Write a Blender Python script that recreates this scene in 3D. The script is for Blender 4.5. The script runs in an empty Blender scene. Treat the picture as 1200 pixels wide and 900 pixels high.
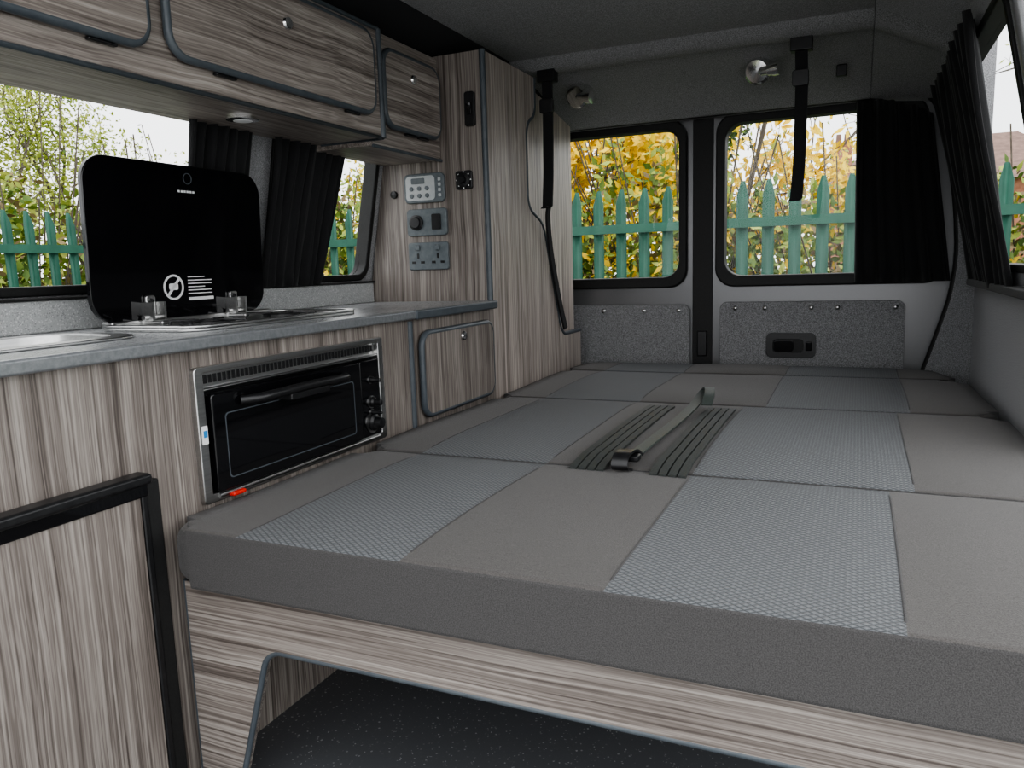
import bpy, bmesh, math, random
from mathutils import Vector, Matrix
from mathutils.geometry import tessellate_polygon
S=0.37; ZO=2.2
def W(p): return Vector((p[0]*S,p[1]*S,(p[2]+ZO)*S))
col=bpy.context.scene.collection
try: bpy.context.scene.view_settings.look='AgX - Medium High Contrast'
except Exception as e: print(e)
# ------------------------------------------------------------------ materials
def nodes(name):
    m=bpy.data.materials.new(name); m.use_nodes=True
    nt=m.node_tree; b=nt.nodes['Principled BSDF']
    return m,nt,b
def N(nt,t,**kw):
    n=nt.nodes.new(t)
    for k,v in kw.items():
        if k in n.inputs: n.inputs[k].default_value=v
        else: setattr(n,k,v)
    return n
def coords(nt,scale):
    tc=N(nt,'ShaderNodeTexCoord'); mp=N(nt,'ShaderNodeMapping')
    mp.inputs['Scale'].default_value=scale
    nt.links.new(tc.outputs['Object'],mp.inputs['Vector'])
    return mp.outputs['Vector']
def ramp(nt,fac,stops):
    r=N(nt,'ShaderNodeValToRGB'); e=r.color_ramp.elements
    e[0].position=stops[0][0]; e[0].color=(*stops[0][1],1)
    e[1].position=stops[-1][0]; e[1].color=(*stops[-1][1],1)
    for p,c in stops[1:-1]:
        x=e.new(p); x.color=(*c,1)
    nt.links.new(fac,r.inputs['Fac']); return r.outputs['Color']
def pm(name,c1,c2=None,scale=60,rough=.5,metal=0,bump=0,detail=3,lo=.35,hi=.65,sheen=0,coat=0,stretch=(1,1,1),spec=.5):
    if c2 is None: c2=tuple(min(1,c*1.12+.002) for c in c1)
    m,nt,b=nodes(name)
    v=coords(nt,tuple(scale*s for s in stretch))
    n=N(nt,'ShaderNodeTexNoise',Scale=1.0,Detail=detail,Roughness=.6)
    nt.links.new(v,n.inputs['Vector'])
    c=ramp(nt,n.outputs['Fac'],[(lo,c1),(hi,c2)])
    nt.links.new(c,b.inputs['Base Color'])
    b.inputs['Roughness'].default_value=rough; b.inputs['Metallic'].default_value=metal
    b.inputs['Specular IOR Level'].default_value=spec
    b.inputs['Sheen Weight'].default_value=sheen; b.inputs['Coat Weight'].default_value=coat
    if bump:
        bp=N(nt,'ShaderNodeBump',Strength=bump,Distance=.002)
        nt.links.new(n.outputs['Fac'],bp.inputs['Height']); nt.links.new(bp.outputs['Normal'],b.inputs['Normal'])
    return m
def wood(name,along,gain=1.0,rough=.42,dist=.012,fine=.55):
    m,nt,b=nodes(name)
    def st(across,al):
        s=[across]*3; s['xyz'.index(along)]=al; return tuple(s)
    v0=coords(nt,(1,1,1))
    dn=N(nt,'ShaderNodeTexNoise',Scale=4.0,Detail=2.0)
    nt.links.new(v0,dn.inputs['Vector'])
    sub=N(nt,'ShaderNodeVectorMath',operation='SUBTRACT'); sub.inputs[1].default_value=(.5,.5,.5)
    nt.links.new(dn.outputs['Color'],sub.inputs[0])
    sc=N(nt,'ShaderNodeVectorMath',operation='SCALE'); sc.inputs['Scale'].default_value=dist
    nt.links.new(sub.outputs[0],sc.inputs[0])
    ad=N(nt,'ShaderNodeVectorMath',operation='ADD')
    nt.links.new(v0,ad.inputs[0]); nt.links.new(sc.outputs[0],ad.inputs[1])
    outs=[]
    for a,l,d in ((75,.9,3),(300,2.0,2)):
        mp=N(nt,'ShaderNodeMapping'); mp.inputs['Scale'].default_value=st(a,l)
        nt.links.new(ad.outputs[0],mp.inputs['Vector'])
        n=N(nt,'ShaderNodeTexNoise',Scale=1.0,Detail=float(d),Roughness=.6)
        nt.links.new(mp.outputs[0],n.inputs['Vector']); outs.append(n.outputs['Fac'])
    mx=N(nt,'ShaderNodeMix'); mx.data_type='FLOAT'; mx.inputs[0].default_value=fine
    nt.links.new(outs[0],mx.inputs[2]); nt.links.new(outs[1],mx.inputs[3])
    g=gain
    c=ramp(nt,mx.outputs[0],[(.35,(.10*g,.081*g,.071*g)),(.44,(.185*g,.158*g,.141*g)),(.52,(.28*g,.245*g,.220*g)),(.65,(.45*g,.41*g,.372*g))])
    nt.links.new(c,b.inputs['Base Color']); b.inputs['Roughness'].default_value=rough
    bp=N(nt,'ShaderNodeBump',Strength=.12,Distance=.001)
    nt.links.new(mx.outputs[0],bp.inputs['Height']); nt.links.new(bp.outputs['Normal'],b.inputs['Normal'])
    return m
def speckle(name,base,spk,dark,scale=260,rough=.35,th=.12):
    m,nt,b=nodes(name)
    v=coords(nt,(scale,)*3)
    vo=N(nt,'ShaderNodeTexVoronoi',Scale=1.0); nt.links.new(v,vo.inputs['Vector'])
    sp=N(nt,'ShaderNodeSeparateColor'); nt.links.new(vo.outputs['Color'],sp.inputs[0])
    c=ramp(nt,sp.outputs[0],[(0,dark),(th,base),(1-th,base),(1,spk)])
    nt.links.new(c,b.inputs['Base Color']); b.inputs['Roughness'].default_value=rough
    return m
def woven(name):
    m,nt,b=nodes(name)
    v=coords(nt,(1,1,1)); sp=N(nt,'ShaderNodeSeparateXYZ'); nt.links.new(v,sp.inputs[0])
    def math_(op,a,bv=None):
        n=N(nt,'ShaderNodeMath',operation=op)
        for i,x in enumerate((a,bv)):
            if x is None: continue
            if isinstance(x,(int,float)): n.inputs[i].default_value=x
            else: nt.links.new(x,n.inputs[i])
        return n.outputs[0]
    kx=2*math.pi/.0125/1.0; ky=2*math.pi/.0085/1.0
    a=math_('MULTIPLY',sp.outputs['X'],kx/2); c=math_('MULTIPLY',sp.outputs['Y'],ky/2)
    s1=math_('ABSOLUTE',math_('SINE',math_('ADD',a,c))); s2=math_('ABSOLUTE',math_('SINE',math_('SUBTRACT',a,c)))
    h=math_('MINIMUM',s1,s2)
    n=N(nt,'ShaderNodeTexNoise',Scale=700.0,Detail=2.0); nt.links.new(v,n.inputs['Vector'])
    h2=math_('ADD',math_('MULTIPLY',h,.8),math_('MULTIPLY',n.outputs['Fac'],.3))
    cc=ramp(nt,h2,[(.15,(.04,.043,.046)),(.45,(.095,.101,.107)),(.95,(.16,.169,.177))])
    nt.links.new(cc,b.inputs['Base Color']); b.inputs['Roughness'].default_value=.75
    b.inputs['Sheen Weight'].default_value=.1
    bp=N(nt,'ShaderNodeBump',Strength=.7,Distance=.002)
    nt.links.new(h,bp.inputs['Height']); nt.links.new(bp.outputs['Normal'],b.inputs['Normal'])
    return m
def glass(name,fac=.012,tint=(1,1,1)):
    m,nt,b=nodes(name); nt.nodes.remove(b)
    o=nt.nodes['Material Output']
    t=N(nt,'ShaderNodeBsdfTransparent'); t.inputs[0].default_value=(*tint,1)
    g=N(nt,'ShaderNodeBsdfGlossy'); g.inputs['Roughness'].default_value=.02
    mx=N(nt,'ShaderNodeMixShader'); mx.inputs[0].default_value=fac
    nt.links.new(t.outputs[0],mx.inputs[1]); nt.links.new(g.outputs[0],mx.inputs[2]); nt.links.new(mx.outputs[0],o.inputs[0])
    return m
WV=wood('wood_vertical','z',.80); WH=wood('wood_lengthways','y',1.0,dist=.02,fine=.5); WX=wood('wood_crossways','x',.80,dist=.007,fine=.68); WVL=wood('wood_vertical_window_lit','z',1.75); WVT=wood('wood_vertical_light_raised','z',1.45)  # WVL, WVT: copies of WV with light put into the colour
CARP=pm('carpet_grey',(.13,.13,.135),(.40,.40,.41),420,.95,bump=.6,sheen=.2)
CARPD=pm('carpet_headlining',(.115,.115,.117),(.36,.36,.365),420,.95,bump=.8,sheen=.1)
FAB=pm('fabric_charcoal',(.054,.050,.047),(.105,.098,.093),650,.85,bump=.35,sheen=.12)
FABS=pm('fabric_side_shade_seam',(.038,.036,.036),(.075,.072,.071),650,.85,bump=.35,sheen=.08)  # darker copy of FAB: side shade put into colour; also seams and piping
PAT=woven('fabric_woven_grey')
TRIM=pm('pvc_edge_bluegrey',(.06,.072,.084),(.08,.093,.105),30,.4)
BLK=pm('black_plastic',(.008,.008,.009),(.014,.014,.015),90,.35)
BLKR=pm('black_rubber',(.008,.008,.008),(.013,.013,.013),200,.6)
BLKM=pm('black_cloth',(.006,.006,.007),(.012,.012,.013),500,.9,sheen=.1,bump=.2)
GLB=pm('black_glass',(.004,.004,.005),(.006,.006,.007),10,.06,spec=.6)
STEEL=pm('brushed_steel',(.5,.5,.5),(.6,.6,.59),200,.28,metal=1,stretch=(1,.05,1))
CHR=pm('chrome',(.8,.8,.8),(.85,.85,.85),20,.15,metal=1)
ALU=pm('grey_aluminium_edge',(.2,.21,.22),(.26,.27,.28),150,.3,metal=.4)
PAINT=pm('paint_metallic_grey',(.16,.16,.165),(.22,.22,.225),900,.3,metal=.4)
WORK=speckle('worktop_granite',(.29,.30,.305),(.5,.5,.5),(.15,.15,.155),420,.26)
UPS=speckle('upstand_speckle',(.40,.41,.41),(.62,.62,.62),(.25,.25,.25),500,.45,.2)
VIN=speckle('vinyl_floor_speckled',(.095,.10,.108),(.42,.425,.43),(.12,.125,.13),380,.45,.03)
WHT=pm('white_print',(.75,.75,.75),(.8,.8,.8),40,.6)
GRYP=pm('grey_plastic',(.10,.118,.13),(.135,.155,.165),60,.45)
SILP=pm('silver_plastic',(.42,.44,.45),(.48,.5,.5),60,.4)
RED=pm('red_plastic',(.6,.02,.01),(.7,.03,.02),30,.4)
BLUE=pm('sticker_blue',(.02,.2,.5),(.03,.25,.55),30,.5)
GL=glass('window_glass')
WEB=pm('webbing_grey',(.03,.035,.033),(.055,.06,.057),500,.6,bump=.4)
WEBL=pm('webbing_pale',(.045,.055,.05),(.07,.083,.076),500,.45,bump=.4)
# ------------------------------------------------------------------ builders
def grp(name,parent=None):
    e=bpy.data.objects.new(name,None); col.objects.link(e); e.empty_display_size=.05
    if parent: e.parent=parent
    return e
def mk(name,verts,faces,mat,parent=None,bevel=0,seg=2,angle=35,raw=False):
    me=bpy.data.meshes.new(name)
    me.from_pydata([Vector(v) if raw else W(v) for v in verts],[],faces)
    bm=bmesh.new(); bm.from_mesh(me); bmesh.ops.recalc_face_normals(bm,faces=bm.faces); bm.to_mesh(me); bm.free()
    me.shade_smooth(); me.set_sharp_from_angle(angle=math.radians(angle))
    me.materials.append(mat)
    o=bpy.data.objects.new(name,me); col.objects.link(o)
    if parent: o.parent=parent
    if bevel:
        b=o.modifiers.new('b','BEVEL'); b.width=bevel*(1 if raw else S); b.segments=seg; b.limit_method='ANGLE'; b.angle_limit=math.radians(40); b.harden_normals=True
    return o
def box(name,x0,x1,y0,y1,z0,z1,mat,parent=None,bevel=.008,seg=2,raw=False):
    v=[(x,y,z) for x in(x0,x1) for y in(y0,y1) for z in(z0,z1)]
    f=[(0,1,3,2),(4,6,7,5),(0,4,5,1),(2,3,7,6),(0,2,6,4),(1,5,7,3)]
    return mk(name,v,f,mat,parent,bevel,seg,raw=raw)
def rp(pts,r,n=6):
    out=[]; L=len(pts)
    rs=r if isinstance(r,(list,tuple)) else [r]*L
    for i in range(L):
        p=Vector(pts[i]); a=Vector(pts[i-1]); c=Vector(pts[(i+1)%L]); rr_=rs[i]
        if rr_<=0: out.append(tuple(p)); continue
        da=(a-p); dc=(c-p); ra=min(rr_,da.length*.49); rc=min(rr_,dc.length*.49)
        s=p+da.normalized()*ra; e=p+dc.normalized()*rc
        for k in range(n+1):
            t=k/n; w=.7071; den=(1-t)**2+2*w*t*(1-t)+t*t
            q=(s*(1-t)**2+p*2*w*t*(1-t)+e*t*t)/den
            out.append(tuple(q))
    return out
def rr(u0,u1,v0,v1,r,n=6): return rp([(u0,v0),(u1,v0),(u1,v1),(u0,v1)],r,n)
def plate(name,outer,holes,m,d0,d1,mat,parent=None,bevel=0,seg=2,angle=35):
    loops=[outer]+list(holes); flat=[p for l in loops for p in l]; n=len(flat)
    tri=tessellate_polygon([[Vector((p[0],p[1],0)) for p in l] for l in loops])
    v=[m(p[0],p[1],d0) for p in flat]+[m(p[0],p[1],d1) for p in flat]
    f=[tuple(t) for t in tri]+[tuple(i+n for i in reversed(t)) for t in tri] if holes else [tuple(range(n)),tuple(range(2*n-1,n-1,-1))]
    o=0
    for l in loops:
        k=len(l)
        for i in range(k): j=(i+1)%k; f.append((o+i,o+j,o+j+n,o+i+n))
        o+=k
    return mk(name,v,f,mat,parent,bevel,seg,angle)
def ring(name,outer,inner,m,d0,d1,mat,parent=None,bevel=0):
    n=len(outer); assert n==len(inner)
    v=[m(*p,d0) for p in outer]+[m(*p,d1) for p in outer]+[m(*p,d1) for p in inner]+[m(*p,d0) for p in inner]
    f=[]
    for i in range(n):
        j=(i+1)%n
        for a,b in((0,1),(1,2),(2,3),(3,0)): f.append((a*n+i,a*n+j,b*n+j,b*n+i))
    return mk(name,v,f,mat,parent,bevel)
def smooth(pts,n=6):
    P=[Vector(p) for p in pts]; P=[P[0]*2-P[1]]+P+[P[-1]*2-P[-2]]; out=[]
    for i in range(1,len(P)-2):
        for k in range(n):
            t=k/n; a,b,c,d=P[i-1:i+3]
            out.append(.5*((2*b)+(c-a)*t+(2*a-5*b+4*c-d)*t*t+(3*b-a-3*c+d)*t**3))
    return out+[P[-2]]
def tube(name,pts,r,mat,parent=None,cyc=False,raw=False,res=3):
    cu=bpy.data.curves.new(name,'CURVE'); cu.dimensions='3D'; s=cu.splines.new('POLY'); s.points.add(len(pts)-1)
    for i,p in enumerate(pts):
        q=Vector(p) if raw else W(p); s.points[i].co=(*q,1)
    s.use_cyclic_u=cyc; cu.bevel_depth=r*(1 if raw else S); cu.bevel_resolution=res; cu.use_fill_caps=True
    cu.materials.append(mat)
    o=bpy.data.objects.new(name,cu); col.objects.link(o)
    if parent: o.parent=parent
    return o
def ribbon(name,pts,wdir,w,t,mat,parent=None):
    v=[];f=[]; wd=Vector(wdir).normalized()*w/2; P=[Vector(p) for p in pts]
    for i,p in enumerate(P):
        tg=(P[min(i+1,len(P)-1)]-P[max(i-1,0)]).normalized(); nn=tg.cross(wd).normalized()*t/2
        v+=[p+wd+nn,p-wd+nn,p-wd-nn,p+wd-nn]
    for i in range(len(P)-1):
        for a in range(4): b=(a+1)%4; f.append((4*i+a,4*i+b,4*i+4+b,4*i+4+a))
    f+=[(0,1,2,3),tuple(4*(len(P)-1)+k for k in(3,2,1,0))]
    return mk(name,v,f,mat,parent)
def lathe(name,p,axis,prof,mat,parent=None,n=24,bevel=0):
    ax=Vector(axis).normalized(); a=ax.orthogonal().normalized(); b=ax.cross(a); P=Vector(p)
    v=[];f=[]
    for r,h in prof:
        for k in range(n):
            t=2*math.pi*k/n; v.append(P+ax*h+(a*math.cos(t)+b*math.sin(t))*r)
    for i in range(len(prof)-1):
        for k in range(n): j=(k+1)%n; f.append((i*n+k,i*n+j,(i+1)*n+j,(i+1)*n+k))
    f+=[tuple(range(n)),tuple(range((len(prof)-1)*n,len(prof)*n))]
    return mk(name,v,f,mat,parent,bevel)
def curtain(name,m,t0,t1,b0,b1,vt,vb,pl,amp,d=.06,mat=None,vt1=None):
    v=[];f=[];nu=pl*10;nv=14
    for j in range(nv+1):
        s=j/nv
        for i in range(nu+1):
            a=i/nu; top=vt+((vt1 if vt1 is not None else vt)-vt)*a**2
            u=(t0+(t1-t0)*a)*(1-s)+(b0+(b1-b0)*a)*s; vv=top+(vb-top)*s
            am=amp*(.7+.5*math.sin(i*.37+1))*(.8+.3*math.sin(s*5+i*.05))
            v.append(m(u,vv,d+am*math.sin(a*pl*2*math.pi+.5*math.sin(s*4))))
    for j in range(nv):
        for i in range(nu): k=j*(nu+1)+i; f.append((k,k+1,k+nu+2,k+nu+1))
    o=mk(name,v,f,mat or BLKM,angle=180)
    so=o.modifiers.new('s','SOLIDIFY'); so.thickness=.002
    return o
# ------------------------------------------------------------------ shell maps
XL=lambda v:-3.72+max(0,v+.2)*.2
XR=lambda v:.92-max(0,v+.28)*.2
mL=lambda u,v,d:(XL(v)+d,u,v)
mR=lambda u,v,d:(XR(v)-d,u,v)
XK=-2.6
mK=lambda u,v,d:(XK+d,u,v)
YD=7.9
mD=lambda u,v,d:(u,YD-d,v)
YP=5.43
mP=lambda u,v,d:(u,YP-d,v)
# floor / walls / ceiling
box('floor',-3.8,1.0,.0,8.0,-2.3,-2.2,VIN)
wl=grp('wall_left')
box('lower_wall',-3.85,-3.72,.3,7.9,-2.2,-.2,CARP,wl)
plate('upper_wall',[(.3,-.2),(7.9,-.2),(7.9,1.75),(.3,1.75)],[rr(.9,3.8,-.07,1.1,.12),rr(4.13,5.36,-.07,1.1,.12)],mL,-.12,0,CARP,wl)
wr=grp('wall_right')
box('lower_wall',.92,1.05,4.4,7.9,-2.2,-.28,CARP,wr)
plate('upper_wall',[(4.4,-.28),(7.9,-.28),(7.9,1.6),(4.4,1.6)],[rr(4.62,7.2,-.13,1.3,.15)],mR,-.12,0,CARP,wr)
tube('door_seal',[mR(4.4,v,.0) for v in(-2.2,-.3,.2,.8,1.6)],.035,PAINT,wr)
ce=grp('ceiling')
prof=[(1.6,1.75),(6.38,1.74),(6.44,1.67),(6.50,1.645),(6.60,1.645),(6.66,1.67),(6.68,1.70),(6.74,1.68),(7.1,1.60),(7.35,1.52),(7.62,1.42),(7.7,1.36),(7.9,1.36),(7.9,1.85),(1.6,1.85)]
v=[(x,y,z) for x in(-2.8,.05) for y,z in prof]; n=len(prof)
mk('roof_lining',v,[tuple(range(n)),tuple(range(n,2*n))]+[(i,(i+1)%n,(i+1)%n+n,i+n) for i in range(n)],CARPD,ce,bevel=.012,seg=3)
def sidecap(name,x0,x1,drop,mat):
    v=[(x0,y,z) for y,z in prof]+[(x1,y,max(z-drop,1.3) if z<1.8 else z-drop+.1) for y,z in prof]
    mk(name,v,[tuple(range(n)),tuple(range(n,2*n))]+[(i,(i+1)%n,(i+1)%n+n,i+n) for i in range(n)],mat,ce,angle=60)
sidecap('roof_side_right',.05,.62,.28,CARPD)
sidecap('roof_side_left',-2.8,-3.45,.15,BLKM)
# rear frame
door_open=rp([(-3.45,-1.25),(.50,-1.25),(.62,-.85),(.80,-.2),(.74,.6),(.54,1.38),(-3.3,1.38)],[.1,.2,.2,.3,.3,.15,.15])
plate('wall_rear',[(-3.75,-2.2),(.98,-2.2),(.98,1.75),(-3.75,1.75)],[door_open],mD,.0,.16,CARP)
sl=tube('door_aperture_seal',[mD(u,v,.13) for u,v in door_open],.03,BLKR,cyc=True)
sl.name='trim_1'
# rear doors
def reardoor(name,outl,win,panel):
    g=grp(name)
    cx=sum(p[0] for p in win)/4; wo=rp(win,.18)
    inner=[((u-cx)*.905+cx,(v-.57)*.875+.575) for u,v in wo]
    plate('door_frame',outl,[wo],mD,-.14,-.04,PAINT,g,bevel=.01)
    ring('window_seal',wo,inner,mD,-.15,.03,BLKR,g,bevel=.02)
    plate('glass',inner,[],mD,-.11,-.10,GL,g)
    plate('carpet_panel',rp(panel,.07),[],mD,-.04,.02,CARP,g,bevel=.01)
    return g
d1=reardoor('door_1',rp([(-3.35,-1.25),(-1.52,-1.25),(-1.52,1.42),(-3.2,1.42)],.1),[(-3.3,-.26),(-1.58,-.26),(-1.58,1.39),(-3.2,1.39)],[(-3.3,-1.22),(-1.55,-1.22),(-1.55,-.43),(-3.3,-.43)])
d2=reardoor('door_2',rp([(-1.34,-1.25),(.55,-1.25),(.66,-.85),(.84,-.2),(.78,.6),(.56,1.42),(-1.34,1.42)],[.1,.2,.2,.3,.3,.15,.1]),[(-1.3,-.26),(.72,-.26),(.50,1.39),(-1.3,1.39)],[(-1.25,-1.22),(.40,-1.22),(.40,-.41),(-1.25,-.41)])
box('trim_2',-1.53,-1.33,7.93,7.99,-1.25,1.42,BLKR)
for g,us in((d1,(-2.9,-2.45,-2.02,-1.66)),(d2,(-1.1,-.82,-.4,-.17,.32))):
    for u in us: lathe('snap',mD(u,-.49 if g is d1 else -.47,.02),(0,-1,0),[(.022,0),(.022,.008),(.01,.016)],STEEL,g,12)
plate('handle_plate',rr(-.80,-.35,-.95,-.71,.05),[rr(-.74,-.46,-.90,-.77,.04)],mD,.02,.05,BLK,d2,bevel=.006)
plate('handle_back',rr(-.78,-.4,-.93,-.73,.04),[],mD,.02,.025,BLKR,d2)
plate('handle_lever',rr(-.73,-.55,-.89,-.78,.03),[],mD,.02,.045,GLB,d2,bevel=.006)
box('handle_latch',-.44,-.385,7.83,7.86,-.88,-.79,GLB,d2)
box('door_lock',-1.47,-1.38,7.88,7.95,-.95,-.70,BLK,d1)
# side windows
def sidewin(name,m,o):
    g=grp(name)
    ou=rr(*o,.12); inn=rr(o[0]+.05,o[1]-.05,o[2]+.05,o[3]-.05,.09)
    ring('frame',ou,inn,m,-.1,.02,BLKR,g,bevel=.01)
    plate('glass',inn,[],m,-.06,-.05,GL,g)
    return g
sidewin('window_1',mL,(.9,3.8,-.07,1.1)); sidewin('window_2',mL,(4.13,5.36,-.07,1.1)); sidewin('window_3',mR,(4.62,7.2,-.13,1.3))
curtain('curtain',mL,3.38,3.88,3.36,3.86,1.0,-.08,6,.035)
curtain('curtain',mL,4.08,4.86,4.06,4.70,1.0,-.08,8,.04)
curtain('curtain',mR,5.3,7.5,5.5,7.3,1.36,-.24,16,.04)
curtain('curtain',mD,-.06,.54,-.03,.74,1.37,-.24,7,.045,d=.1,vt1=1.20)
box('trim_3',XR(-.2)-.1,XR(-.2),4.45,7.3,-.26,-.21,BLKM)
# ------------------------------------------------------------------ lower kitchen
kc=grp('kitchen_cabinet')
ov=(2.42,3.86,-.99,-.385)
plate('front_panel',[(.4,-2.2),(YP,-2.2),(YP,-.31),(.4,-.31)],[rr(ov[0]+.03,ov[1]-.03,ov[2]+.03,ov[3]-.03,.01)],mK,-.05,0,WV,kc)
box('end_panel',-3.71,-2.66,.4,.45,-2.2,-.32,WV,kc)
box('base',-3.71,-2.66,.45,YP,-2.19,-2.1,WH,kc)
tube('vertical_edge',[mK(4.22,-.32,.0),mK(4.22,-1.2,.0)],.022,TRIM,kc)
plate('cupboard_door',rr(4.31,5.36,-.95,-.41,.09),[],mK,.0,.05,WV,kc,bevel=.008)
tube('cupboard_door_edge',[mK(u,v,.03) for u,v in rr(4.31,5.36,-.95,-.41,.09)],.022,TRIM,kc,cyc=True)
lathe('cupboard_knob',mK(4.85,-.47,.05),(1,0,0),[(.03,0),(.035,.01),(.028,.02),(.01,.022)],CHR,kc)
wt=grp('worktop')
hob=(-3.42,-2.76,2.62,3.95); snk=(-3.45,-2.80,1.15,2.44)
mT=lambda u,v,d:(u,v,-.25+d)
plate('top',[(-3.71,.4),(-2.55,.4),(-2.55,YP-.005),(-3.71,YP-.005)],[rr(snk[0]+.06,snk[1]-.06,snk[2]+.06,snk[3]-.06,.15)],mT,-.055,0,WORK,wt)
box('front_edge',-2.56,-2.53,.4,4.2,-.305,-.249,ALU,wt,bevel=.012)
box('front_edge_rear',-2.56,-2.53,4.21,YP-.01,-.31,-.25,TRIM,wt,bevel=.012)
box('upstand',-3.70,-3.66,.4,YP-.01,-.25,-.09,UPS,wt)
box('sill',-3.72,-3.64,.4,YP-.01,-.09,-.075,BLKR,wt)
sk=grp('sink')
ring('rim',rr(*snk,.2),rr(snk[0]+.08,snk[1]-.08,snk[2]+.08,snk[3]-.08,.15),mT,.0,.014,STEEL,sk,bevel=.006)
v=[];R=rr(snk[0]+.08,snk[1]-.08,snk[2]+.08,snk[3]-.08,.15); cx,cy=(snk[0]+snk[1])/2,(snk[2]+snk[3])/2; k=len(R)
for s_,d in((1,.01),(.97,-.1),(.93,-.25),(.8,-.3),(.1,-.31)):
    v+=[mT(cx+(a-cx)*s_,cy+(b-cy)*s_,d) for a,b in R]
f=[(i*k+j,i*k+(j+1)%k,(i+1)*k+(j+1)%k,(i+1)*k+j) for i in range(4) for j in range(k)]+[tuple(range(4*k,5*k))]
mk('bowl',v,f,STEEL,sk,angle=60)
# hob
gh=grp('gas_hob')
plate('tray',rr(*hob,.12),[],mT,.0,.016,STEEL,gh,bevel=.006)
ring('tray_rim',rr(*hob,.12),rr(hob[0]+.04,hob[1]-.04,hob[2]+.04,hob[3]-.04,.1),mT,.016,.03,STEEL,gh,bevel=.006)
for (bx,by,r) in((-3.0,2.95,.13),(-3.0,3.5,.10)):
    lathe('burner',(bx,by,-.232),(0,0,1),[(r,0),(r,.012),(r*.7,.016),(r*.7,.018),(.01,.02)],BLK,gh)
    for a in range(4):
        t=a*math.pi/2+.4; dx,dy=math.cos(t),math.sin(t)
        tube('pan_support',[(bx+dx*.2,by+dy*.2,-.235),(bx+dx*.19,by+dy*.19,-.215),(bx+dx*.05,by+dy*.05,-.215)],.007,BLK,gh)
box('rear_rail',-3.46,-3.38,2.7,3.85,-.245,-.21,STEEL,gh)
lean=-.04
mLid=lambda u,v,d:(-3.40-lean*(v+.22)+d,u,v)
plate('glass_lid',rr(2.60,3.80,-.215,.60,.13,10),[],mLid,-.015,.015,GLB,gh,bevel=.006)
for yy in(2.93,3.52):
    box('hinge_foot',-3.37,-3.24,yy-.05,yy+.05,-.235,-.215,STEEL,gh)
    plate('hinge_clip',rr(yy-.03,yy+.03,-.20,-.085,.015),[],mLid,.015,.035,STEEL,gh,bevel=.006)
    plate('hinge_arm',rr(yy-.045,yy-.03,-.235,-.12,.005),[],mLid,.015,.09,STEEL,gh)
    plate('hinge_arm',rr(yy+.03,yy+.045,-.235,-.12,.005),[],mLid,.015,.09,STEEL,gh)
    lathe('hinge_screw',mLid(yy,-.115,.035),(1,0,0),[(.014,0),(.012,.008)],BLK,gh,12)
    tube('hinge_pin',[(-3.36,yy-.06,-.2),(-3.36,yy+.06,-.2)],.014,STEEL,gh)
def circ(cx,cy,r,n=28): return [(cx+r*math.cos(2*math.pi*i/n),cy+r*math.sin(2*math.pi*i/n)) for i in range(n)]
ring('warning_ring',circ(3.10,-.05,.068),circ(3.10,-.05,.057),mLid,.015,.018,WHT,gh)
plate('warning_slash',[(3.055,-.09),(3.065,-.10),(3.145,-.01),(3.135,0)],[],mLid,.015,.018,WHT,gh)
plate('warning_pan',rr(3.07,3.13,-.065,-.03,.01),[],mLid,.015,.018,WHT,gh)
for i in range(6):
    plate('warning_line',[(3.2,.0-.018*i),(3.2+(.17 if i%3 else .12),.0-.018*i),(3.2+(.17 if i%3 else .12),.005-.018*i),(3.2,.005-.018*i)],[],mLid,.015,.0175,WHT,gh)
plate('warning_label',[(3.2,-.125),(3.38,-.125),(3.38,-.108),(3.2,-.108)],[],mLid,.015,.0175,WHT,gh)
for i in range(6): plate('logo_letter',[(3.17+i*.02,.455),(3.183+i*.02,.455),(3.183+i*.02,.466),(3.17+i*.02,.466)],[],mLid,.015,.0175,WHT,gh)
ring('lid_catch',circ(3.24,.53,.03),circ(3.24,.53,.026),mLid,.015,.018,TRIM,gh)
# oven
o_=grp('oven')
ring('steel_frame',rr(*ov,.02),rr(ov[0]+.05,ov[1]-.05,ov[2]+.04,ov[3]-.025,.01),mK,-.02,.03,STEEL,o_,bevel=.006)
box('carcass',-3.3,XK-.02,ov[0]+.04,ov[1]-.04,ov[2]+.04,ov[3]-.04,BLK,o_)
box('grille_backplate',XK-.02,XK-.005,ov[0]+.05,ov[1]-.05,-.50,-.41,STEEL,o_)
for i in range(46):
    y=2.50+i*.0285
    box('vent_slot',XK-.006,XK+.002,y,y+.016,-.462,-.425,BLK,o_,bevel=0)
box('grille_lip',XK-.02,XK+.025,ov[0]+.05,ov[1]-.05,-.492,-.478,STEEL,o_)
plate('glass_door',rr(2.49,3.60,-.95,-.505,.02),[],mK,.0,.045,GLB,o_,bevel=.008)
plate('control_panel',rr(3.62,3.80,-.95,-.505,.01),[],mK,.0,.03,GLB,o_,bevel=.006)
ring('glass_surround',rr(2.56,3.53,-.90,-.60,.02),rr(2.565,3.525,-.895,-.605,.02),mK,.045,.047,TRIM,o_)
tube('door_handle',smooth([mK(2.66,-.56,.05),mK(2.72,-.555,.11),mK(2.8,-.55,.13),mK(3.05,-.545,.135),mK(3.3,-.55,.13),mK(3.38,-.555,.11),mK(3.44,-.56,.05)]),.022,BLK,o_)
box('handle_pad',XK+.045,XK+.14,2.9,3.2,-.60,-.565,BLK,o_)
for v_,r in((-.75,.03),(-.87,.05),(-.81,.015),(-.62,.018)):
    lathe('knob',mK(3.71,v_,.03),(1,0,0),[(r,0),(r,.02),(r*.7,.03),(r*.6,.07),(r*.2,.075)],BLK,o_)
    lathe('knob_ring',mK(3.71,v_,.03),(1,0,0),[(r*1.25,0),(r*1.25,.006)],STEEL,o_)
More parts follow.
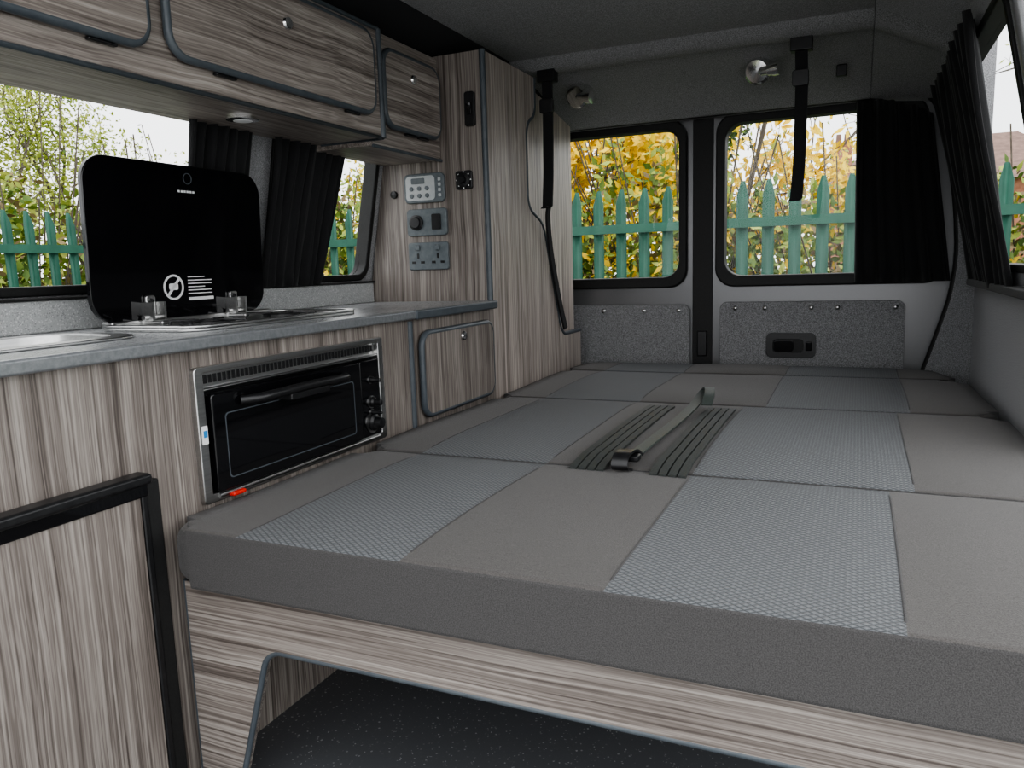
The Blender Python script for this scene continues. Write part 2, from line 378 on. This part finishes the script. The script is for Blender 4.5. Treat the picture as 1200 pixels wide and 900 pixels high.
tube('lower_rail',[mK(2.5,-.965,.03),mK(3.78,-.965,.03)],.012,STEEL,o_)
box('red_tag',XK+.02,XK+.06,2.56,2.64,-.985,-.965,RED,o_)
plate('sticker',[(2.435,-.72),(2.465,-.72),(2.465,-.64),(2.435,-.64)],[],mK,.03,.034,WHT,o_)
plate('sticker_stripe',[(2.44,-.69),(2.46,-.69),(2.46,-.66),(2.44,-.66)],[],mK,.034,.036,BLUE,o_)
# fridge
fr=grp('fridge')
box('door_panel',XK+.0,XK+.04,.95,2.09,-2.1,-.84,WV,fr)
box('top_rail',XK-.0,XK+.085,.95,2.12,-.80,-.755,BLK,fr,bevel=.015)
box('top_rail_lower',XK-.0,XK+.05,.95,2.12,-.855,-.80,GLB,fr)
box('side_rail',XK+.0,XK+.045,2.09,2.12,-2.15,-.80,BLK,fr)
box('side_gasket',XK+.0,XK+.03,2.12,2.19,-2.2,-.80,BLKR,fr)
# ------------------------------------------------------------------ overhead cupboards
oc=grp('overhead_cabinet')
def xz(name,pts,y0,y1,mat,parent,bevel=.01):
    k=len(pts); v=[(x,y0,z) for x,z in pts]+[(x,y1,z) for x,z in pts]
    return mk(name,v,[tuple(range(k)),tuple(range(2*k-1,k-1,-1))]+[(i,(i+1)%k,(i+1)%k+k,i+k) for i in range(k)],mat,parent,bevel)
XU=-2.9; XU2=-2.98
xz('body',[(-3.5,.87),(XU,.87),(XU,1.55),(-3.36,1.55)],.4,4.5,WH,oc)
xz('body_rear',[(-3.5,.83),(XU2,.83),(XU2,1.58),(-3.36,1.58)],4.5,YP-.005,WH,oc)
tube('end_edge',[(XU,4.5,.87),(XU,4.5,1.55)],.022,TRIM,oc); tube('bottom_edge',[(XU,.4,.87),(XU,4.5,.87),(-3.4,4.5,.87)],.012,TRIM,oc)
tube('bottom_edge_rear',[(XU2,4.5,.83),(XU2,YP,.83)],.012,TRIM,oc)
tube('top_edge',[(XU,.4,1.55),(XU,4.5,1.55)],.014,TRIM,oc)
for nm,x,(a,b,c,d) in(('front',XU,(1.0,2.62,1.0,1.49)),('middle',XU,(2.74,4.37,1.0,1.49)),('rear',XU2,(4.62,5.36,.98,1.47))):
    mm=lambda u,v,dd,x=x:(x+dd,u,v)
    plate('door_'+nm,rr(a,b,c,d,.1),[],mm,0,.05,WH,oc,bevel=.008)
    tube('door_edge_'+nm,[mm(u,v,.03) for u,v in rr(a,b,c,d,.1)],.022,TRIM,oc,cyc=True)
    lathe('door_knob_'+nm,mm((a+b)/2-.02,1.33,.05),(1,0,0),[(.028,0),(.035,.01),(.03,.022),(.01,.026)],CHR,oc)
    for yy in(a+.35,b-.22): box('hinge_'+nm,x+.0,x+.03,yy-.07,yy+.07,c-.035,c-.02,BLK,oc)
dl=grp('downlight')
lathe('bezel',(-3.16,3.49,.87),(0,0,-1),[(.09,0),(.09,.015),(.06,.02)],CHR,dl)
lathe('lens',(-3.16,3.49,.852),(0,0,-1),[(.055,0),(.05,.004)],WHT,dl)
# ------------------------------------------------------------------ tall unit
tc=grp('tall_cabinet')
xz('front_panel',[(-3.72,-2.2),(XK,-2.2),(XK,1.60),(-3.36,1.60),(-3.5,.9),(-3.70,-.2)],YP,YP+.05,WV,tc,0)
cont=rp([(YP+.05,-2.2),(7.55,-2.2),(7.55,-.66),(7.0,-.66),(6.58,.38),(6.24,.50),(6.24,1.20),(6.45,1.28),(6.45,1.60),(YP+.05,1.60)],[0,0,0,.12,.1,.1,.12,.1,0,0])
plate('side_panel',cont,[],mK,-.04,0,WVT,tc)  # same wood, colour raised to stand in for missing light
tube('side_panel_edge',[mK(u,v,-.01) for u,v in cont[2:-1]],.02,TRIM,tc)
plate('rear_side_panel',[(6.0,-2.2),(7.55,-2.2),(7.55,1.36),(7.2,1.42),(6.8,1.50),(6.0,1.6)],[],mK,-.12,-.07,WVL,tc)  # same wood, rear window light put into its paler colour
tube('corner_edge',[(XK,YP,-.25),(XK,YP,1.60)],.024,TRIM,tc)
# electrics
cp=grp('control_panel')
plate('bezel',rr(-3.31,-2.95,.52,.745,.04),[],mP,0,.03,GRYP,cp,bevel=.008)
plate('face',rr(-3.29,-3.03,.54,.725,.03),[],mP,.03,.034,SILP,cp)
plate('display',rr(-3.24,-3.12,.665,.71,.01),[],mP,.034,.037,GRYP,cp)
for i in range(2):
    for j in range(3): lathe('button',mP(-3.24+j*.07,.63-i*.055,.034),(0,-1,0),[(.018,0),(.016,.01)],GRYP,cp,12)
for i in range(4): box('led_button',-3.0,-2.975,YP-.04,YP-.03,.56+i*.04,.585+i*.04,SILP,cp)
ts=grp('charging_socket')
plate('plate',rr(-3.30,-2.94,.265,.475,.03),[],mP,0,.03,GRYP,ts,bevel=.008)
lathe('round_outlet',mP(-3.21,.37,.03),(0,-1,0),[(.06,0),(.06,.015),(.045,.018),(.04,.03)],BLK,ts)
plate('usb_outlet',rr(-3.07,-2.99,.31,.43,.01),[],mP,.03,.04,BLK,ts)
es=grp('power_socket')
plate('plate',rr(-3.30,-2.94,0,.215,.02),[],mP,0,.03,GRYP,es,bevel=.008)
for cxx in(-3.21,-3.03):
    box('switch',cxx-.02,cxx+.02,YP-.045,YP-.03,.15,.195,GRYP,es)
    box('earth_slot',cxx-.008,cxx+.008,YP-.034,YP-.028,.09,.13,BLK,es,bevel=0)
    for s_ in(-1,1): box('pin_slot',cxx+s_*.04-.016,cxx+s_*.04+.016,YP-.034,YP-.028,.05,.068,BLK,es,bevel=0)
sw=grp('light_switch')
plate('plate',rr(-2.75,-2.665,1.06,1.31,.02),[],mP,0,.03,BLK,sw,bevel=.006)
plate('rocker',rr(-2.73,-2.685,1.14,1.23,.01),[],mP,.03,.045,GLB,sw,bevel=.004)
hd=grp('heater_control')
plate('plate',rr(-2.85,-2.71,.60,.74,.02),[],mP,0,.025,BLK,hd,bevel=.006)
lathe('dial',mP(-2.78,.67,.025),(0,-1,0),[(.055,0),(.055,.012),(.03,.015),(.025,.04)],BLK,hd)
for a in range(8):
    t=a*math.pi/4; lathe('mark',mP(-2.78+.06*math.cos(t),.67+.06*math.sin(t),.026),(0,-1,0),[(.006,0),(.005,.003)],WHT,hd,8)
lathe('cable_grommet',mP(-3.42,.60,0),(0,-1,0),[(.03,0),(.028,.02),(.01,.025)],BLK)
# ------------------------------------------------------------------ bed
bed=grp('folding_bed')
def cushion(name,pts,r,z0,z1,strips,crown=.03,br=.07):
    ol=rp(pts,r,5)
    bm=bmesh.new(); vb=[bm.verts.new((x,y,z0)) for x,y in ol]; vt=[bm.verts.new((x,y,z1)) for x,y in ol]
    bm.faces.new(vt); bm.faces.new(vb[::-1]); k=len(ol)
    for i in range(k): bm.faces.new((vb[i],vb[(i+1)%k],vt[(i+1)%k],vt[i]))
    te=[e for e in bm.edges if abs(e.verts[0].co.z-e.verts[1].co.z)<1e-5]
    bmesh.ops.bevel(bm,geom=te,offset=br,segments=6,profile=.5,affect='EDGES')
    xs=[p[0] for p in ol]; ys=[p[1] for p in ol]; x0,x1,y0,y1=min(xs),max(xs),min(ys),max(ys)
    cuts=[(x0+(x1-x0)*i/24,0) for i in range(1,24)]+[(s,0) for st in strips for s in st]+[(y0+(y1-y0)*i/14,1) for i in range(1,14)]+[(y0+.03,1),(y1-.03,1)]
    for c,ax in cuts:
        bmesh.ops.bisect_plane(bm,geom=bm.verts[:]+bm.edges[:]+bm.faces[:],dist=1e-5,plane_co=(c,0,0) if ax==0 else (0,c,0),plane_no=(1,0,0) if ax==0 else (0,1,0))
    cx,cy,hx,hy=(x0+x1)/2,(y0+y1)/2,(x1-x0)/2,(y1-y0)/2
    def cr(x,y):
        a=min(1,abs((x-cx)/hx)); b_=min(1,abs((y-cy)/hy)); w=crown*(1-a**8)*(1-b_**4)
        for st in strips:
            for s in st: w-=.009*math.exp(-((x-s)/.035)**2)*(1-b_**6)
        return w+.007*math.sin(x*3.1+y*2.3)*(1-b_**4)
    bmesh.ops.recalc_face_normals(bm,faces=bm.faces)
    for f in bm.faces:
        c=f.calc_center_median(); f.material_index=2; f.smooth=True  # side faces get the darker copy, shade put into the colour
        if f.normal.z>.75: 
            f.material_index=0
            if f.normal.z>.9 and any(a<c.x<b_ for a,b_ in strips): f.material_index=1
    for v in bm.verts:
        if v.co.z>(z0+z1)/2: v.co.z+=cr(v.co.x,v.co.y)*(1 if v.co.z>z1-.03 else .5)
        v.co=W(v.co)
    me=bpy.data.meshes.new(name); bm.to_mesh(me); bm.free()
    for m in(FAB,PAT,FABS): me.materials.append(m)
    o=bpy.data.objects.new(name,me); col.objects.link(o); o.parent=bed
    for st in strips:
        for s in st:
            ps=[(s,y0+.02+(y1-y0-.04)*i/20) for i in range(21)]
            tube(name+'_seam',[(x,y,z1+cr(x,y)-.0015+(-.03 if i in(0,20) else 0)) for i,(x,y) in enumerate(ps)],.005,FABS,bed)
    ins=rp([(cx+(p[0]-cx)*(1-.035/hx),cy+(p[1]-cy)*(1-.035/hy)) for p in pts],r,5)
    tube(name+'_piping',[(x,y,z1-.011+cr(x,y)) for x,y in ins],.008,FABS,bed,cyc=True)
cushion('front_cushion',[(-2.57,2.17),(.86,2.17),(.86,3.57),(-2.55,3.57)],[.14,.1,.16,.1],-1.245,-1.0,[(-2.17,-1.43),(-.69,.15)],crown=.02)
cushion('middle_cushion',[(-2.55,3.59),(.86,3.59),(.84,5.42),(-2.55,5.42)],[.12,.2,.14,.1],-1.245,-1.0,[(-2.17,-1.43),(-.69,.25)])
cushion('rear_cushion',[(-2.56,5.44),(.84,5.44),(.80,6.96),(-2.56,6.96)],[.1,.16,.2,.1],-1.245,-1.0,[(-2.17,-1.43),(-.55,.33)])
cushion('tail_cushion',[(-2.56,6.98),(.78,6.98),(.5,7.62),(-2.5,7.62)],[.1,.1,.2,.1],-1.245,-1.0,[(-2.17,-1.43),(-.55,.33)],crown=.02)
mB=lambda u,v,d:(u,2.23+d,v)
fb=rp([(-2.53,-2.2),(-2.53,-1.25),(.86,-1.25),(.86,-2.2),(.62,-2.2),(.45,-1.49),(-2.12,-1.49),(-2.34,-2.2)],[0,0,0,0,0,.07,.07,0])
plate('front_board',fb,[],mB,0,.05,WX,bed,bevel=.004)
edge=rp([(.62,-2.2),(.45,-1.49),(-2.12,-1.49),(-2.34,-2.2)],[0,.07,.07,0])
tube('front_board_edge',[mB(u,v,.01) for u,v in edge],.013,TRIM,bed)
tube('front_board_corner',[mB(-2.53,-1.25,.02),mB(-2.53,-2.2,.02)],.02,TRIM,bed)
box('bed_deck',-2.55,.84,2.25,7.55,-1.3,-1.25,WX,bed)
box('rear_box',-2.58,.86,5.3,7.6,-2.19,-1.3,CARPD,bed)
# webbing straps across the backrest join
sb=grp('seat_belt')
for cx0 in(-1.19,-.79):
    for i in range(4):
        x=cx0-.069+i*.046
        ribbon('webbing',[(x,3.50,-.992),(x,3.56,-.98),(x,3.7,-.966),(x,4.3,-.958),(x,4.9,-.958),(x,5.12,-.965)],(1,0,0),.038,.012,WEB,sb)
lb=smooth([(-1.0,3.66,-.955),(-.99,3.8,-.945),(-.965,4.4,-.94),(-.945,4.8,-.925),(-.935,5.0,-.905),(-.92,5.14,-.87),(-.90,5.17,-.845),(-.87,5.10,-.83),(-.85,4.98,-.85),(-.85,4.88,-.90)])
ribbon('lap_belt',lb,(1,.1,0),.065,.01,WEBL,sb)
bk=smooth([(-1.0,3.72,-.955),(-1.01,3.66,-.92),(-1.015,3.58,-.91),(-1.02,3.52,-.925),(-1.02,3.50,-.97),(-1.01,3.55,-.99)])
ribbon('buckle_loop',bk,(1,.1,0),.08,.012,BLK,sb)
plate('buckle_bar',rr(-1.07,-.95,3.58,3.66,.02),[],lambda u,v,d:(u,v,-.95+d),-.01,.02,BLK,sb,bevel=.008)
# ------------------------------------------------------------------ hanging straps & spotlights
def strap(x,ztop,zbot,y):
    g=grp('hanging_strap')
    box('mount',x-.08,x+.08,y-.04,y+.06,ztop-.04,ztop+.06,BLK,g)
    ribbon('webbing',[(x,y,ztop),(x+.01,y-.02,ztop-.3),(x+.005,y-.03,zbot+.3),(x-.01,y-.03,zbot+.02),(x-.03,y-.03,zbot)],(1,0,0),.09,.02,BLKM,g)
    plate('slider',rr(x-.06,x+.06,ztop-.3,ztop-.18,.02),[],lambda u,v,d:(u,y-.05+d,v),0,.05,BLK,g,bevel=.006)
    return g
g=strap(-2.5,1.60,.50,6.5)
ribbon('lower_webbing',smooth([(-2.5,6.47,.52),(-2.53,6.52,.40),(-2.56,6.66,.1),(-2.57,6.88,-.35),(-2.57,7.02,-.60)]),(.15,1,.35),.06,.02,BLKM,g)
strap(-.45,1.59,.44,6.55)
def spot(p,d):
    g=grp('spotlight'); P=Vector(p); D=Vector(d).normalized()
    lathe('base',P,(-.2,-.9,-.35),[(.11,-.12),(.11,.0),(.09,.02),(.03,.03)],CHR,g)
    q=P+Vector((.04,-.06,-.02))
    lathe('head',q-D*.02,D,[(.02,0),(.035,.02),(.035,.07),(.05,.08),(.05,.12),(.04,.125)],CHR,g)
    lathe('grip',q+D*.10,D,[(.06,0),(.06,.05),(.02,.055)],CHR,g)
spot((-2.40,6.98,1.52),(1,-.3,-.15)); spot((-.82,6.98,1.54),(1,-.3,.05))
box('interior_lamp',-.22,-.14,7.2,7.26,1.47,1.56,BLK)
# ------------------------------------------------------------------ outdoors (metres)
random.seed(4)
GZ=-.55
gm=pm('grass_verge',(.06,.11,.025),(.2,.2,.08),3,.9)
mk('ground',[(-40,4.0,GZ-.01),(40,4.0,GZ-.01),(40,60,GZ-.01),(-40,60,GZ-.01),(-40,-20,GZ-.01),(-4.4,-20,GZ-.01),(-4.4,4.0,GZ-.01)],[(0,1,2,3),(0,6,5,4)],gm,raw=True)
mk('bounce_ground',[(-4.4,-20,GZ),(30,-20,GZ),(30,4.0,GZ),(-4.4,4.0,GZ)],[(0,1,2,3)],pm('bounce_concrete',(.36,.36,.35),(.46,.46,.45),8,.9),raw=True)  # unseen pale ground, added to bounce daylight up to the ceiling
FEN=pm('fence_green',(.012,.08,.05),(.02,.105,.068),8,.5)
def fence(p0,p1):
    g=grp('palisade_fence'); a=Vector(p0); d=Vector(p1)-a; L=d.length; d.normalize(); nrm=Vector((-d.y,d.x))
    v=[];f=[]
    def pale(c):
        o=len(v); H=1.83+GZ
        secs=[(-.035,0),(-.012,.02),(.012,.02),(.035,0)]
        for s,off in secs:
            for z in(GZ,H-.09+(.0 if abs(s)>.02 else .09)):
                q=c+d*s+nrm*off; v.append((q.x,q.y,z))
        for i in range(3): f.append((o+2*i,o+2*i+2,o+2*i+3,o+2*i+1))
    t=0
    while t<L: pale(a+d*t); t+=.15
    me=mk('pales',v,f,FEN,g,raw=True,angle=20); sm=me.modifiers.new('s','SOLIDIFY'); sm.thickness=.006
    for z in(.0,1.03):
        e=a+d*L; vv=[]
        for q in(a,e):
            for off in(-.025,.0):
                for zz in(z-.025,z+.03): vv.append(((q+nrm*off).x,(q+nrm*off).y,zz))
        mk('rail',vv,[(0,1,3,2),(4,6,7,5),(0,4,5,1),(2,3,7,6),(0,2,6,4),(1,5,7,3)],FEN,g,raw=True)
    t=0
    while t<L:
        q=a+d*t; box('post',q.x-.04,q.x+.04,q.y-.04+.07*nrm.y,q.y+.04+.07*nrm.y,GZ,1.15,FEN,g,bevel=.004,raw=True); t+=2.75
fence((-5.0,-3),(-5.0,4.9)); fence((-5.0,4.9),(6.5,4.9)); fence((6.5,4.9),(6.5,-3))
def leafmat(name,c1,c2): return pm(name,c1,c2,2.3,.6,detail=5,lo=.4,hi=.6)
LY=leafmat('leaf_yellow',(.7,.45,.01),(.92,.68,.03)); LG=leafmat('leaf_green',(.07,.14,.02),(.22,.30,.05)); LP=leafmat('leaf_pale',(.28,.36,.05),(.48,.52,.12)); LD=leafmat('leaf_ivy',(.02,.05,.015),(.06,.11,.03)); LB=leafmat('leaf_russet',(.16,.11,.05),(.26,.2,.09))
BARK=pm('bark',(.07,.055,.045),(.14,.12,.09),20,.9)
def leaves(name,pts,size,mat,parent):
    v=[];f=[]
    for p in pts:
        a=Vector([random.gauss(0,1) for _ in range(3)]).normalized(); c=a.orthogonal().normalized(); s=size*random.uniform(.6,1.3)
        o=len(v); v+=[p+a*s,p+c*s*.45,p-a*s*.8,p-c*s*.45]; f.append((o,o+1,o+2,o+3))
    me=bpy.data.meshes.new(name); me.from_pydata(v,[],f); me.materials.append(mat)
    o=bpy.data.objects.new(name,me); col.objects.link(o); o.parent=parent
def tree(name,base,H,r0,sets,depth=5,spread=.6):
    g=grp(name); v=[];f=[];tips=[]
    def seg(a,b_,ra,rb):
        d=(b_-a).normalized(); u=d.orthogonal().normalized(); w=d.cross(u); o=len(v)
        for p,r in((a,ra),(b_,rb)):
            for k in range(4): t=k*math.pi/2; v.append(p+(u*math.cos(t)+w*math.sin(t))*r)
        for k in range(4): f.append((o+k,o+(k+1)%4,o+4+(k+1)%4,o+4+k))
    def grow(p,d,L,r,dep):
        n=3; q=p
        for i in range(n):
            d=(d+Vector([random.gauss(0,.14) for _ in range(3)])).normalized(); e=q+d*L/n
            seg(q,e,r*(1-i*.12),r*(1-(i+1)*.12)); q=e
            if dep<=2: tips.append(q.copy())
            if dep>0 and i>0:
                dd=(d+Vector((random.gauss(0,spread),random.gauss(0,spread),random.gauss(.1,spread*.6)))).normalized()
                grow(q,dd,L*random.uniform(.55,.8),r*.5,dep-1)
        if dep>0: grow(q,(d+Vector([random.gauss(0,.3) for _ in range(3)])).normalized(),L*.75,r*.62,dep-1)
    grow(Vector(base),Vector((0,0,1)),H,r0,depth)
    mk('branches',v,f,BARK,g,raw=True)
    for mat,cnt,size in sets:
        leaves('foliage',[random.choice(tips)+Vector([random.gauss(0,.12) for _ in range(3)]) for _ in range(cnt)],size,mat,g)
    return g
def shrub(name,c,rx,ry,h,sets):
    g=grp(name)
    for mat,cnt,size in sets:
        P=[]
        for _ in range(cnt):
            a=random.uniform(0,2*math.pi); rr_=math.sqrt(random.random()); z=random.random()**.8
            k=1-.4*z*z+.15*math.sin(a*5+z*7)
            P.append(Vector((c[0]+rx*rr_*k*math.cos(a),c[1]+ry*rr_*k*math.sin(a),GZ+z*h*(.85+.25*math.sin(a*3+rr_*4)))))
        leaves('foliage',P,size,mat,g)
    for i in range(26):
        a=random.uniform(0,6.28); e=Vector((c[0]+rx*.9*math.cos(a),c[1]+ry*.7*math.sin(a),GZ+h*random.uniform(.9,1.5)))
        tube('stem',[(c[0],c[1],GZ),((c[0]+e.x)/2+.1,(c[1]+e.y)/2,GZ+h*.55),tuple(e)],.006,BARK,g,raw=True,res=0)
for i in range(9):
    x=-6+i*1.15
    hh=random.uniform(1.75,1.95) if x>-1.4 else random.uniform(1.9,2.2)
    sets=[(LG,3400,.05),(LP,2000,.045),(LB,1300,.05)]
    if -3.2<x<-1.2: sets.append((LY,1800,.05))
    else: sets.append((LY,500,.05))
    shrub('shrub',(x,6.1+random.uniform(-.1,.3),0),.95,.7,hh,sets)
for i in range(6):
    shrub('shrub',(-6.3+random.uniform(-.3,.1),-.5+i*1.2,0),.8,.9,random.uniform(1.7,2.1),[(LG,2600,.055),(LP,2000,.05),(LB,1500,.05)])
tree('autumn_tree',(-2.4,7.4,GZ),1.15,.05,[(LY,7500,.05),(LP,1000,.04)],4,.5)
tree('ivy_tree',(-2.3,10.4,GZ),1.35,.10,[(LD,5000,.055),(LG,2500,.055)],4,.30)
tree('bare_tree',(.2,12.0,GZ),1.7,.07,[(LP,500,.045)],5,.6)
tree('bare_tree',(-.9,14.5,GZ),1.7,.07,[(LP,500,.05)],5,.6)
tree('willow_tree',(-8.4,4.6,GZ),1.5,.07,[(LP,6500,.03),(LG,1500,.03)],5,.6)
tree('willow_tree',(-8.9,7.2,GZ),1.6,.07,[(LP,6000,.03)],5,.6)
tree('willow_tree',(-8.6,2.4,GZ),1.5,.07,[(LP,4000,.03)],5,.6)
tree('autumn_tree',(-5.2,8.8,GZ),1.2,.05,[(LY,2500,.045),(LP,4500,.045)],4,.55)
# distant house
BR=pm('brick_red',(.28,.12,.07),(.42,.2,.13),6,.9); TL=pm('roof_tile',(.16,.10,.08),(.24,.15,.12),5,.8)
hs=grp('house')
box('walls',-1.0,6.0,27,33,GZ,2.9,BR,hs,raw=True,bevel=0)
mk('roof',[(-1.3,26.6,2.9),(6.3,26.6,2.9),(6.3,33.4,2.9),(-1.3,33.4,2.9),(.5,30,4.6),(4.5,30,4.6)],[(0,1,5,4),(1,2,5),(2,3,4,5),(3,0,4),(0,3,2,1)],TL,hs,raw=True)
box('chimney',-.9,-.3,27.6,28.2,2.5,4.4,BR,hs,raw=True,bevel=0)
for cxp in(-.72,-.48): lathe('chimney_pot',(cxp/S,27.9/S,4.4/S-ZO),(0,0,1),[(.25,0),(.2,.8)],TL,hs,10)
# ------------------------------------------------------------------ world
w=bpy.data.worlds.new('overcast_sky'); bpy.context.scene.world=w; w.use_nodes=True; nt=w.node_tree
bg=nt.nodes['Background']; tcn=N(nt,'ShaderNodeTexCoord'); no=N(nt,'ShaderNodeTexNoise',Scale=2.0,Detail=4.0)
nt.links.new(tcn.outputs['Generated'],no.inputs['Vector'])
nt.links.new(ramp(nt,no.outputs['Fac'],[(.3,(.88,.91,.94)),(.7,(1,1,1))]),bg.inputs['Color']); bg.inputs['Strength'].default_value=2.8
# ------------------------------------------------------------------ camera
f=905.; vx=Vector((2040,72,-f)).normalized(); vy=Vector((407,-150,f)); vy=(vy-vx*vy.dot(vx)).normalized(); vz=vx.cross(vy)
right=Vector((vx.x,vy.x,vz.x)); down=Vector((vx.y,vy.y,vz.y)); fwd=Vector((vx.z,vy.z,vz.z))
cam=bpy.data.cameras.new('camera'); co=bpy.data.objects.new('camera',cam); col.objects.link(co)
M=Matrix((( right.x,-down.x,-fwd.x,0),(right.y,-down.y,-fwd.y,0),(right.z,-down.z,-fwd.z,ZO*S),(0,0,0,1)))
co.matrix_world=M; cam.sensor_fit='HORIZONTAL'; cam.sensor_width=36; cam.lens=f/1200*36; cam.clip_start=.01
bpy.context.scene.camera=co
